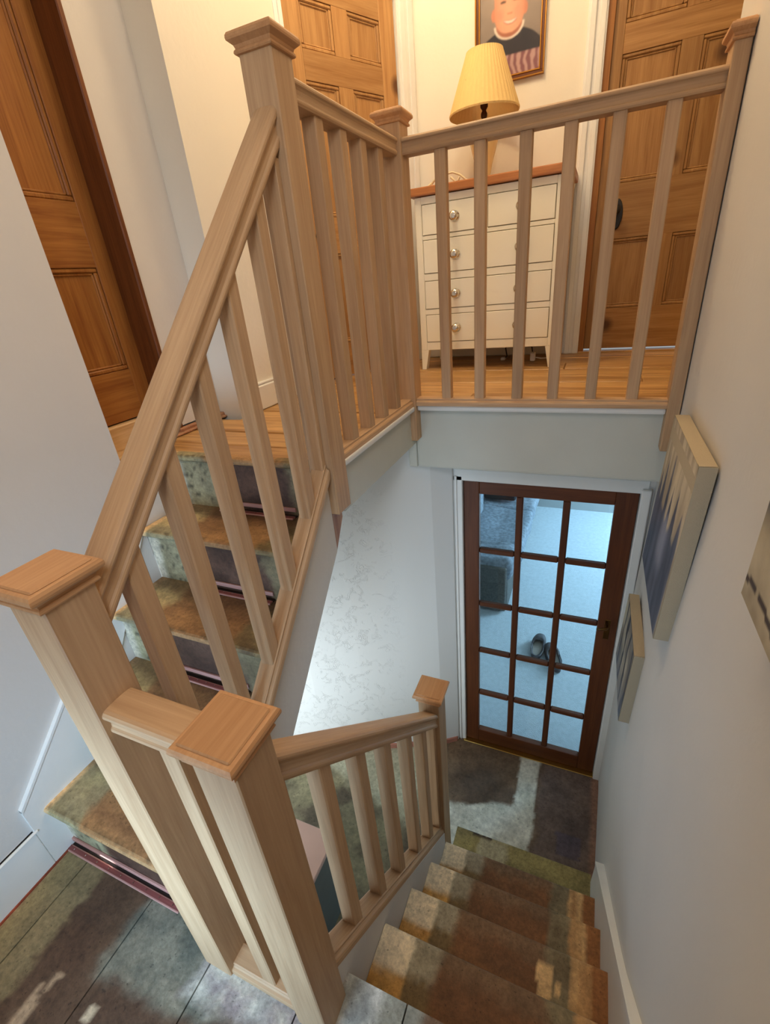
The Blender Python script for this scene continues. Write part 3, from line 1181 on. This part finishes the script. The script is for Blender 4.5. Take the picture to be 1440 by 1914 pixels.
def newel(x, y, z0, ztop, label, x0=None, x1=None):
    """square oak post with a moulded flat cap; x0,x1 override the width for the half newel"""
    t = empty('newel_post', (x, y, z0), label, 'newel post', 'oak newel posts of the stairs')
    a, b = (x - HW, x + HW) if x0 is None else (x0, x1)
    MB().box(a, b, y - HW, y + HW, z0, ztop - .036, .0025).build('post', oakZ, t)
    m = MB()
    R = []
    for h, z in CAP:
        d = h - HW
        xa, xb = a - d, (b + d if x0 is None else b)
        R.append([(xa, y - h, ztop + z), (xb, y - h, ztop + z), (xb, y + h, ztop + z), (xa, y + h, ztop + z)])
    m.rings(R)
    m.build('post_cap', capX, t)
    m = MB()
    i = .051
    da = i - HW
    m.box(a - da, (b + da) if x0 is None else b, y - i, y + i, ztop - .002, ztop + .0035, .0025)
    m.build('cap_top', capX, t)
    return t


newel(*A_, -0.19, 1.0189, 'tall square oak newel at the head of the upper flight')
newel(*B_, ZM, 0.1276, 'square oak newel at the foot of the upper flight, nearest the left wall')
newel(*C_, -0.195, 1.0382, 'square oak newel at the inner corner of the landing balustrade')
newel((XRL + XRR) / 2, YC, -0.195, 1.0382, 'narrow oak half newel fixed against the right wall', XRL, XRR)
newel(*D_, ZM, -0.0999, 'square oak newel at the head of the lower flight, bottom centre of the photo')
newel(*E_, ZH, -1.0143, 'square oak newel at the foot of the lower flight, near the glazed door')

RAIL = [(.0, .056), (.014, .0558), (.024, .0548), (.030, .0525), (.0338, .048), (.0345, .0435), (.0335, .040), (.0295, .037), (.0265, .032), (.0258, .024),
        (.0268, .016), (.0300, .0125), (.0310, .009), (.0305, .005), (.028, 0)]
RAIL = RAIL + [(-u, v) for u, v in RAIL[::-1] if u > 0]
BASE = [(.0, .032), (.021, .032), (.024, .030), (.024, .024), (.027, .021), (.0325, .019), (.0345, .014), (.0345, .0)]
BASE = BASE + [(-u, v) for u, v in BASE[::-1] if u > 0]


def rail(name, prof, parent, p0, p1, base_top):
    """moulding along p0->p1 in a vertical plane with plumb-cut ends; p are at profile bottom (base_top False) or top"""
    p0, p1 = Vector(p0), Vector(p1)
    d = p1 - p0
    hd = Vector((d.x, d.y, 0)).normalized()
    side = Vector((-hd.y, hd.x, 0))
    k = d.length / Vector((d.x, d.y)).length
    hmax = max(v for u, v in prof)
    m = MB()
    off = hmax if base_top else 0.0
    R = []
    for p in (p0, p1):
        R.append([p + side * u + Vector((0, 0, (v - off) * k)) for u, v in prof])
    m.rings(R)
    xa = d.normalized()
    za = side.cross(xa) * -1
    if za.z < 0:
        za = -za
    ya = za.cross(xa)
    F = Matrix((xa, ya, za)).transposed().to_4x4()
    F.translation = p0
    return m.build(name, oakX, parent, F)


BW = 0.0208


def baluster(parent, x, y, f0, f1, along, BW=BW):
    """square spindle between f0 (bottom, function of the coordinate along the rail) and f1 (top); ends cut to the slope"""
    m = MB()
    c = .003
    sec = [(-BW + c, -BW), (BW - c, -BW), (BW, -BW + c), (BW, BW - c), (BW - c, BW), (-BW + c, BW), (-BW, BW - c), (-BW, -BW + c)]
    R = []
    for f in (f0, f1):
        R.append([(x + a, y + b, f(y + b) if along == 'Y' else f(x + a)) for a, b in sec])
    m.rings(R)
    return m.build('baluster', oakZ, parent)


def balustrade(label, loc):
    return empty('balustrade', loc, label, 'balustrade', 'oak balustrades of the stairwell')


# landing, left side (A to C)
t = balustrade('level oak balustrade along the left of the landing, between tall newel and corner newel', (0, .4, ZL))
rail('handrail', RAIL, t, (0, HW, .9575), (0, YC - HW, .9575), True)
rail('base_rail', BASE, t, (0, HW, -.0305), (0, YC - HW, -.0305), False)
for y in (.184, .328, .468, .606):
    baluster(t, 0, y, lambda v: -.001, lambda v: .904, 'Y', .0222)
# landing, front (C to right wall)
t = balustrade('level oak balustrade across the front of the landing, before the cream chest', (.55, YC, ZL))
rail('handrail', RAIL, t, (HW, YC, .9575), (XRL, YC, .9575), True)
rail('base_rail', BASE, t, (HW, YC, -.0305), (XRL, YC, -.0305), False)
for x in (.183, .329, .486, .628, .771, .919):
    baluster(t, x, YC, lambda v: -.001, lambda v: .904, 'X')
# upper flight (B to A)
t = balustrade('sloping oak balustrade of the upper flight with a thick handrail', (0, -.45, ZM))
K = 1.02
hr = lambda y: .880 + K * (y + .044)
rail('handrail', RAIL, t, (0, -.8876 + HW, hr(-.8436)), (0, -HW, hr(-.044)), True)
br = lambda y: -0.018 + 1.03 * (y + .058)
rail('base_rail', BASE, t, (0, -.8876 + HW, br(-.8436)), (0, -.050, br(-.050)), True)
for y in (-.156, -.312, -.460, -.606, -.752):
    baluster(t, 0, y, lambda v: br(v) - .003, lambda v: hr(v) - .078, 'Y')
MB().box(-BW, BW, -HW - .021, -HW - .0005, br(-.065) - .002, hr(-.065) - .079, .002).build('half_baluster', oakZ, t)
# short level piece between the two front newels
t = balustrade('short level oak balustrade piece with one baluster between the two front newels', (.15, -.89, ZM))
yb = -.8905
rail('handrail', RAIL, t, (HW, yb, -.135), (D_[0] - HW, yb, -.135), True)
rail('base_rail', BASE, t, (HW, yb, ZM), (D_[0] - HW, yb, ZM), False)
baluster(t, .158, yb, lambda v: ZM + .03, lambda v: -.189, 'X')
# lower flight (D to E)
t = balustrade('sloping oak balustrade of the lower flight beside the brown treads', (.3, -.4, ZM))
hl_ = lambda y: -.205 - 1.030 * (y + .8505)
rail('handrail', RAIL, t, (D_[0], -.8505, hl_(-.8505)), (E_[0] + .006, .0221, hl_(.0221)), True)
bl = lambda y: -1.016 - 1.050 * (y + .803)
rail('base_rail', BASE, t, (.2985, -.8505, bl(-.8505)), (.2935, .0221, bl(.0221)), True)
for y in (-.706, -.558, -.410, -.250, -.108):
    baluster(t, .2975 - .004 * (y + .8), y, lambda v: bl(v) - .003, lambda v: hl_(v) - .079, 'Y')
MB().box(.3035 - BW, .3035 + BW, -.8500, -.828, -1.02, -.275, .002).build('half_baluster', oakZ, t)
MB().box(.2935 - BW, .2935 + BW, -.001, .0215, -1.90, -1.14, .002).build('half_baluster', oakZ, t)

# ================================================================ CHEST OF DRAWERS
CX0, CX1, CY0, CY1 = -0.228, 0.556, 1.662, 2.095
ch = empty('chest_of_drawers', (.164, 1.88, ZL), 'cream painted chest of drawers with brown wooden top on the landing', 'chest')
m = MB()
m.box(CX0, CX1, CY0 + .018, CY1, .085, .885, .003)
m.build('carcass', creampaint, ch)
m = MB()                                    # face frame: stiles, rails
m.box(CX0, -.190, CY0, CY0 + .02, .085, .885, .003)
m.box(.520, CX1, CY0, CY0 + .02, .085, .885, .003)
for a, b in ((.085, .131), (.289, .318), (.472, .508), (.680, .700), (.850, .885)):
    m.box(-.190, .520, CY0 + .0005, CY0 + .02, a, b, .002)
m.box(.150, .176, CY0 + .0005, CY0 + .02, .700, .850, .002)
m.build('face_frame', creampaint, ch)
for sx in (0, 1):
    for sy in (0, 1):
        lx = CX0 if sx == 0 else CX1
        s = 1 if sx == 0 else -1
        y0, y1 = (CY0, CY0 + .05) if sy == 0 else (CY1 - .05, CY1)
        m = MB()
        m.rings([[(lx, y0, ZL), (lx + s * .026, y0, ZL), (lx + s * .026, y1, ZL), (lx, y1, ZL)],
                 [(lx, y0, .086), (lx + s * .048, y0, .086), (lx + s * .048, y1, .086), (lx, y1, .086)]])
        m.build('leg', creampaint, ch)
m = MB()
m.box(CX0 - .030, CX1 + .034, CY0 - .026, CY1 + .015, .889, .928, .006, seg=2)
m.build('chest_top', topwood, ch)
drs = [(-.188, .148, .702, .848), (.178, .518, .702, .848), (-.188, .518, .510, .678), (-.188, .518, .320, .470), (-.188, .518, .133, .287)]
for i, (a, b, c, d) in enumerate(drs):
    g = MB()
    g.box(a - .001, b + .001, CY0 + .010, CY0 + .018, c - .001, d + .001)
    dw = g.build('drawer', gapmat, ch)
    g = MB()
    g.box(a + .0015, b - .0015, CY0 - .0015, CY0 + .017, c + .0015, d - .0015, .0015)
    g.build('drawer_front', creampaint, dw)
    zc = (c + d) / 2
    for kx in ((0.0 if i != 1 else .352,) if i < 2 else (0.0, .352)):
        g = MB()
        g.lathe([(.026, 0), (.026, -.004), (.012, -.007), (.009, -.022), (.018, -.028), (.025, -.037), (.022, -.046), (.010, -.051)], (kx, CY0 - .001, zc), 18, axis='Y')
        g.build('knob', chrome, dw)

# table lamp
LC = (.105, 1.90)
lp = empty('table_lamp', (LC[0], LC[1], .928), 'table lamp with cream pleated shade and tapering cream base on the chest', 'lamp')
m = MB()
m.lathe([(.045, 0), (.046, .006), (.036, .014), (.034, .03), (.046, .09), (.064, .15), (.076, .195), (.070, .225), (.045, .243), (.022, .252)], (*LC, .928), 28)
m.build('lamp_base', ceramic, lp)
m = MB()
m.lathe([(.014, .250), (.010, .262), (.010, .285), (.017, .300), (.017, .312), (.010, .325), (.020, .34), (.020, .40), (.006, .41)], (*LC, .928), 16)
m.build('lamp_stem', bronze, lp)
m = MB()
n = 96
R = []
for r, z, s in ((.180, 1.236, 1), (.182, 1.244, 1), (.093, 1.482, 1), (.091, 1.490, 1), (.089, 1.488, 1), (.090, 1.480, 1), (.178, 1.246, 1), (.177, 1.238, 1)):
    R.append([(LC[0] + (r + (.0016 if i % 2 else 0)) * math.cos(2 * math.pi * i / n), LC[1] + (r + (.0016 if i % 2 else 0)) * math.sin(2 * math.pi * i / n), z) for i in range(n)])
R.append(R[0])
m.rings(R, cap=False)
m.build('lamp_shade', shademat, lp)
m = MB()
for a in range(3):
    t = a * 2.094
    m.tube([(LC[0], LC[1], 1.30), (LC[0] + .10 * math.cos(t), LC[1] + .10 * math.sin(t), 1.36), (LC[0] + .138 * math.cos(t), LC[1] + .138 * math.sin(t), 1.362)], .0018, 6)
m.build('shade_carrier', bronze, lp)

# pale wire ornament on the chest
m = MB()
for pts in ([(-.185, 1.79, .934), (-.15, 1.79, .968), (-.10, 1.79, .990), (-.045, 1.80, .994), (-.005, 1.80, .978), (.030, 1.80, .950), (.05, 1.80, .934)],
            [(-.055, 1.795, .972), (-.035, 1.795, .955), (-.025, 1.795, .936), (-.012, 1.795, .956), (-.006, 1.795, .968)],
            [(-.21, 1.785, .934), (-.19, 1.79, .944), (-.165, 1.79, .960)]):
    m.tube(pts, .0055, 8)
o = m.build('ornament', base_mat('pale_wire', S(214, 196, 160), .5))
tag(o, 'pale curled wire ornament on the chest top left of the lamp', 'ornament')

# plug and cable under the chest
pg = empty('power_lead', (.43, 1.80, ZL), 'white plug with a dark trailing lead on the floor under the chest', 'cable')
m = MB()
m.box(.405, .435, 1.86, 1.90, ZL, ZL + .052, .006)
m.build('plug', whiteplastic, pg)
m = MB()
m.tube([(.435, 1.88, ZL + .02), (.47, 1.89, ZL + .012), (.52, 1.93, ZL + .008), (.55, 2.03, ZL + .008)], .004, 6)
m.build('white_flex', whiteplastic, pg)
m = MB()
m.tube([(.415, 1.90, ZL + .045), (.39, 1.99, ZL + .12), (.36, 2.05, .10), (.33, 2.06, .13)], .004, 6)
m.tube([(.25, 2.08, .10), (.23, 2.02, .03), (.25, 1.96, ZL + .02), (.235, 1.93, ZL + .008)], .004, 6)
m.build('dark_flex', black_iron, pg)
m = MB()
m.box(.215, .245, 1.92, 1.945, ZL, ZL + .018, .005)
m.build('small_connector', whiteplastic, pg)

# framed portrait on the far wall
FX0, FX1, FZ0, FZ1 = .006, .374, 1.408, 1.94
FY = 2.138
fr = empty('picture_frame', (.19, FY, FZ0), 'framed portrait photo of a smiling child in a navy top, above the lamp', 'picture')


def frame_ring(m, i0, i1, y0, y1):
    a, b, c, d = FX0 + i0, FX1 - i0, FZ0 + i0, FZ1 - i0
    e, f, g, h = FX0 + i1, FX1 - i1, FZ0 + i1, FZ1 - i1
    for bx in ((a, b, c, g), (a, b, h, d), (a, e, g, h), (f, b, g, h)):
        m.box(bx[0], bx[1], y0, y1, bx[2], bx[3], .0015)


m = MB()
frame_ring(m, 0, .007, FY - .020, FY)
frame_ring(m, .020, .027, FY - .017, FY)
m.build('gilt_edge', gilt, fr)
m = MB()
frame_ring(m, .007, .020, FY - .014, FY)
m.build('frame_moulding', giltdark, fr)


def portrait(p, u, v):
    x, z = p.x, p.z
    hx, hz = x - .185, z - 1.722
    c = lerp(S(134, 122, 116), S(166, 150, 138), v + .25 * nz(x * 8, z * 8, 2))
    if z < 1.628 - .42 * max(0.0, abs(hx) - .05) - 5.0 * max(0.0, abs(hx) - .10) ** 2:
        c = S(44, 42, 54)
        if z < 1.520:
            c = S(132, 84, 92) if int((x + .3) / .016 + 1.5 * nz(x * 9, z * 9, 3)) % 2 else S(186, 150, 146)
    d = (hx / .068) ** 2 + ((z - 1.645) / .052) ** 2
    if d < 1:
        c = lerp(S(196, 132, 106), S(168, 104, 82), (1.66 - z) / .06)
    elif d < 1.35 and z < 1.645:
        c = S(226, 212, 200)
    for sx in (-.078, .078):
        if ((hx - sx) / .016) ** 2 + ((hz + .030) / .026) ** 2 < 1:
            c = S(206, 136, 110)
    w_ = .078 if hz > -.03 else .078 * math.sqrt(max(0.0, 1 - ((hz + .03) / .082) ** 2)) ** .9
    if abs(hx) < w_ and -.112 < hz < .10:
        c = lerp(S(230, 172, 142), S(204, 138, 110), (hx / .085) ** 2)
        c = lerp(c, S(222, 150, 128), .6 * max(0, 1 - ((abs(hx) - .045) / .025) ** 2 - ((hz + .035) / .03) ** 2))
        dx = x - .190
        if abs(dx) < .034:
            lo, hi = 1.6465 + 12 * dx * dx, 1.6575 + 3.5 * dx * dx
            if lo - .004 < z < hi + .002:
                c = S(176, 96, 86)
            if lo < z < hi:
                c = S(238, 226, 214)
        if abs(x - .188) < .014 and 0 < z - (1.682 + 14 * (x - .188) ** 2) < .004:
            c = S(190, 118, 94)
        for sx in (-.032, .034):
            ex = hx - sx
            if abs(ex) < .014 and abs(hz - .012 + 9 * ex * ex) < .0042:
                c = S(66, 52, 46)
            if abs(ex) < .018 and abs(hz - .034 + 8 * ex * ex) < .003:
                c = S(168, 122, 84)
    if (hx / .090) ** 2 + ((hz - .05) / .085) ** 2 < 1 and hz > .060 + .012 * math.sin(hx * 90):
        c = S(188, 152, 104)
    return c


paint_grid('photo_print', print_mat, fr, lambda u, v: (FX0 + .026 + (FX1 - FX0 - .052) * u, FY - .006, FZ0 + .026 + (FZ1 - FZ0 - .052) * v), 170, 240, portrait, (0, .004, 0), 5)
MB().box(FX0 + .024, FX1 - .024, FY - .0095, FY - .008, FZ0 + .024, FZ1 - .024).build('picture_glass', pglass, fr)

# ================================================================ CANVASES ON THE RIGHT WALL
def canvas(label, y0, y1, z0, z1, t, colf):
    o = empty('canvas_print', (wallx(z0), (y0 + y1) / 2, z0), label, 'picture', 'canvas prints on the right wall')
    ym = (y0 + y1) / 2
    xw = lambda z: wallx(z, ym) - .006
    m = MB()
    R = []
    for off in (0.0, t - .001):
        R.append([(xw(z0) - off, y0, z0), (xw(z0) - off, y1, z0), (xw(z1) - off, y1, z1), (xw(z1) - off, y0, z1)])
    m.rings(R)
    m.build('stretched_sides', canvas_side, o)
    paint_grid('printed_face', print_mat, o, lambda u, v: (xw(z0 + (z1 - z0) * v) - t, y0 + (y1 - y0) * u, z0 + (z1 - z0) * v), 80, 80, colf)
    m = MB()
    c = .022
    m.poly([(xw(z1) - t + .001, y0 + .001, z1 + .0006), (xw(z1) - t + .001, y0 + c, z1 + .0006), (xw(z1) - .002, y0 + .004, z1 + .0006)], (0, 0, .0016))
    m.build('corner_fold', canvas_side, o)
    return o


def feather(p, u, v):
    bg = lerp(S(204, 188, 158), S(160, 142, 116), .5 + 1.2 * nz(p.y * 16, p.z * 3, 3))
    dark = lerp(S(96, 96, 110), S(62, 62, 76), .5 + nz(p.y * 18, p.z * 4, 8))
    dark = lerp(dark, S(150, 152, 170), .7 * sst(.22, .02, abs(u - .45)) * sst(.62, .5, v) * sst(.15, .35, v))
    # spiky tops
    top = .52
    for c, hgt, wd in ((.08, .22, .07), (.27, .30, .06), (.45, .20, .05), (.60, .42, .05), (.80, .30, .06), (.93, .18, .05)):
        top = max(top, .52 + hgt * max(0, 1 - abs(u - c) / wd))
    top += .03 * nz(u * 14, 1.0, 2)
    c = lerp(dark, bg, sst(-.03, .02, v - top))
    edge = sst(.0, .05, u)
    return lerp(bg, c, edge)


def trees(p, u, v):
    bg = lerp(S(190, 174, 146), S(120, 106, 92), .5 + nz(p.y * 8, p.z * 4, 13))
    s = math.sin(u * 24 + 2.2 * nz(u * 5, v * 1.5, 4))
    c = lerp(bg, S(66, 56, 54), sst(.35, .75, s))
    return lerp(c, S(110, 110, 122), .5 * sst(.45, .1, v))


def shore(p, u, v):
    c = lerp(S(196, 182, 152), S(160, 144, 116), .5 + nz(p.y * 10, p.z * 10, 23))
    k = v - .10 - .10 * (u) + .02 * nz(u * 10, v * 10, 4)
    c = lerp(c, S(92, 84, 80), sst(.06, .14, k))
    c = lerp(c, S(70, 78, 82), sst(.3, .4, k + .1 * nz(u * 8, v * 8, 6)))
    kk = abs(v - .055 - .03 * math.sin(u * 9))
    if kk < .012 and nz(u * 16, v * 5, 3) > -.15:
        c = S(70, 52, 38)
    return c


canvas('large canvas print with dark feathery shape, upper on the right wall', .066, .555, -.560, .004, .043, feather)
canvas('small canvas print low on the right wall, beneath and beyond the large canvas', .300, .704, -1.200, -.846, .040, trees)
canvas('canvas print cut off by the right edge of the photo, grey shore scene', -.92, -.414, -.040, .46, .040, shore)

# ================================================================ THROUGH THE GLAZED DOOR
ZC = ZH - .015
sf = empty('sofa', (-.4, 3.4, ZC), 'grey fabric sofa with plump arm seen through the glazed door', 'sofa')
m = MB()
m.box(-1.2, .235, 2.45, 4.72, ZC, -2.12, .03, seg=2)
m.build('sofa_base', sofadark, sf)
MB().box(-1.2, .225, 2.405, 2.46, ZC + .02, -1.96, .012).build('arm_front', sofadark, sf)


def puff(name, x0, x1, y0, y1, z0, z1, r, mat, wr=0.0, seed=0.0):
    """plump rounded block; wr adds gathered folds running across its top"""
    m = MB()
    bmesh.ops.create_cube(m.bm, size=1.0)
    bmesh.ops.subdivide_edges(m.bm, edges=m.bm.edges[:], cuts=22, use_grid_fill=True)
    c = Vector(((x0 + x1) / 2, (y0 + y1) / 2, (z0 + z1) / 2))
    hs = Vector(((x1 - x0) / 2, (y1 - y0) / 2, (z1 - z0) / 2))
    for v in m.bm.verts:
        p = Vector((v.co.x * 2 * hs.x, v.co.y * 2 * hs.y, v.co.z * 2 * hs.z))
        q = Vector([max(-h + r, min(h - r, a)) for a, h in zip(p, hs)])
        d = p - q
        if d.length > 1e-6:
            p = q + d.normalized() * r
        p += Vector((nz(p.x * 3, p.y * 3, seed), nz(p.x * 3, p.z * 3, seed + 3), 1.4 * nz(p.x * 3, p.y * 3, seed + 7))) * .016
        if wr:
            k = max(0.0, min(1.0, (p.z + hs.z * .3) / hs.z))
            p.z += wr * k * (math.sin(p.y * 62 + 1.6 * math.sin(p.x * 5 + 1) + 2 * nz(p.x * 2, p.y * 2, seed)) - .3)
        v.co = p + c
    for f in m.bm.faces:
        f.smooth = True
    return m.build(name, mat, sf)


puff('sofa_arm', -1.2, .280, 2.42, 2.84, -2.15, -1.88, .11, sofamat, .010, 1)
puff('seat_cushion', -.55, .305, 2.86, 3.80, -2.20, -2.00, .06, sofamat, 0, 2)
puff('seat_cushion', -.55, .305, 3.82, 4.70, -2.20, -2.02, .06, sofamat, 0, 3)
puff('back_cushion', -.95, -.22, 2.92, 3.62, -2.02, -1.62, .12, sofamat, 0, 4)
puff('sofa_back', -1.25, -.75, 2.60, 4.72, -2.2, -1.55, .10, sofamat, 0, 6)
m = MB()
m.box(-.30, .08, 3.9, 4.4, -1.985, -1.89, .04, seg=3)
tag(m.build('cushion', base_mat('black_cushion', S(26, 24, 26), .9)), 'black cushion lying on the far seat of the grey sofa', 'cushion')


def shoe(label, x, y, rz, mirror=1):
    """closed clog-like slipper, toe towards local +y"""
    T = Matrix.Translation((x, y, ZC)) @ Matrix.Rotation(rz, 4, 'Z') @ Matrix.Scale(1.1, 4)
    o = empty('slipper', (x, y, ZC), label, 'slipper', 'pair of slippers on the carpet')
    n = 28

    def outline(s, k=0.0):
        pts = []
        for i in range(n):
            t = 2 * math.pi * i / n
            yy = .135 * math.sin(t)
            wd = .054 if yy > 0 else .043
            xx = wd * math.copysign(abs(math.cos(t)) ** .8, math.cos(t)) + mirror * .006 * math.sin(t)
            pts.append((xx * s, yy * s))
        return pts
    m = MB()
    m.rings([[T @ Vector((a, b, z)) for a, b in outline(s)] for s, z in ((.94, 0), (1.0, .006), (1.0, .022), (.96, .028))], smooth=True)
    m.build('sole', shoemat, o)
    m = MB()                                  # insole seen in the opening
    m.rings([[T @ Vector((a, b, z)) for a, b in outline(s)] for s, z in ((.80, .027), (.78, .033))])
    m.build('insole', shoein, o)
    m = MB()                                  # upper: rim all round, rising to a vamp over the toe
    prof = []
    for i, (a, b) in enumerate(outline(1.0)):
        f = sst(-.02, .06, b)
        hgt = .045 + .030 * f
        prof.append((a, b, hgt, f))
    r0 = [T @ Vector((a * .98, b * .985, .024)) for a, b, h, f in prof]
    r1 = [T @ Vector((a * 1.0, b * .99, h * .75)) for a, b, h, f in prof]
    r2 = [T @ Vector((a * (.90 - .16 * f), b * (.93 - .12 * f), h)) for a, b, h, f in prof]
    r3 = [T @ Vector((a * (.80 - .30 * f), (b * .80) * (1 - f) + f * (.045 + .010 * (1 - abs(a) / .06)), h + .006 * f)) for a, b, h, f in prof]
    r4 = [T @ Vector((a * (.78 - .30 * f), (b * .78) * (1 - f) + f * .040, h - .010)) for a, b, h, f in prof]
    m.rings([r0, r1, r2, r3, r4], cap=False, smooth=True)
    m.build('upper', shoemat, o)
    m = MB()
    m.tube([T @ Vector((-.046, .02, .045)), T @ Vector((-.044, -.06, .055)), T @ Vector((-.030, -.125, .060)), T @ Vector((0, -.140, .062)), T @ Vector((.030, -.125, .060)), T @ Vector((.044, -.06, .055)), T @ Vector((.046, .02, .045))], .006, 8)
    m.build('heel_strap', shoemat, o)
    return o


shoe('dark grey slipper on the lounge carpet, left one of the pair', .572, 2.005, -.03, 1)
shoe('dark grey slipper, right one of the pair, half behind a glazing bar', .705, 1.92, .28, -1)

# low box under the upper flight, seen between the lower balusters
bx = empty('storage_box', (-.33, -.27, ZH), 'low pinkish box standing in the hall behind the lower balusters', 'box')
m = MB()
m.box(-.62, -.168, -.55, -.185, ZH, -1.925, .003)
m.build('box_body', base_mat('box_side', S(96, 96, 88), .8, var=.1, vscale=6), bx)
m = MB()
m.box(-.63, -.162, -.56, -.180, -1.925, -1.90, .004)
m.build('box_lid', base_mat('box_lid_paint', S(196, 158, 140), .7, var=.05, vscale=6), bx)
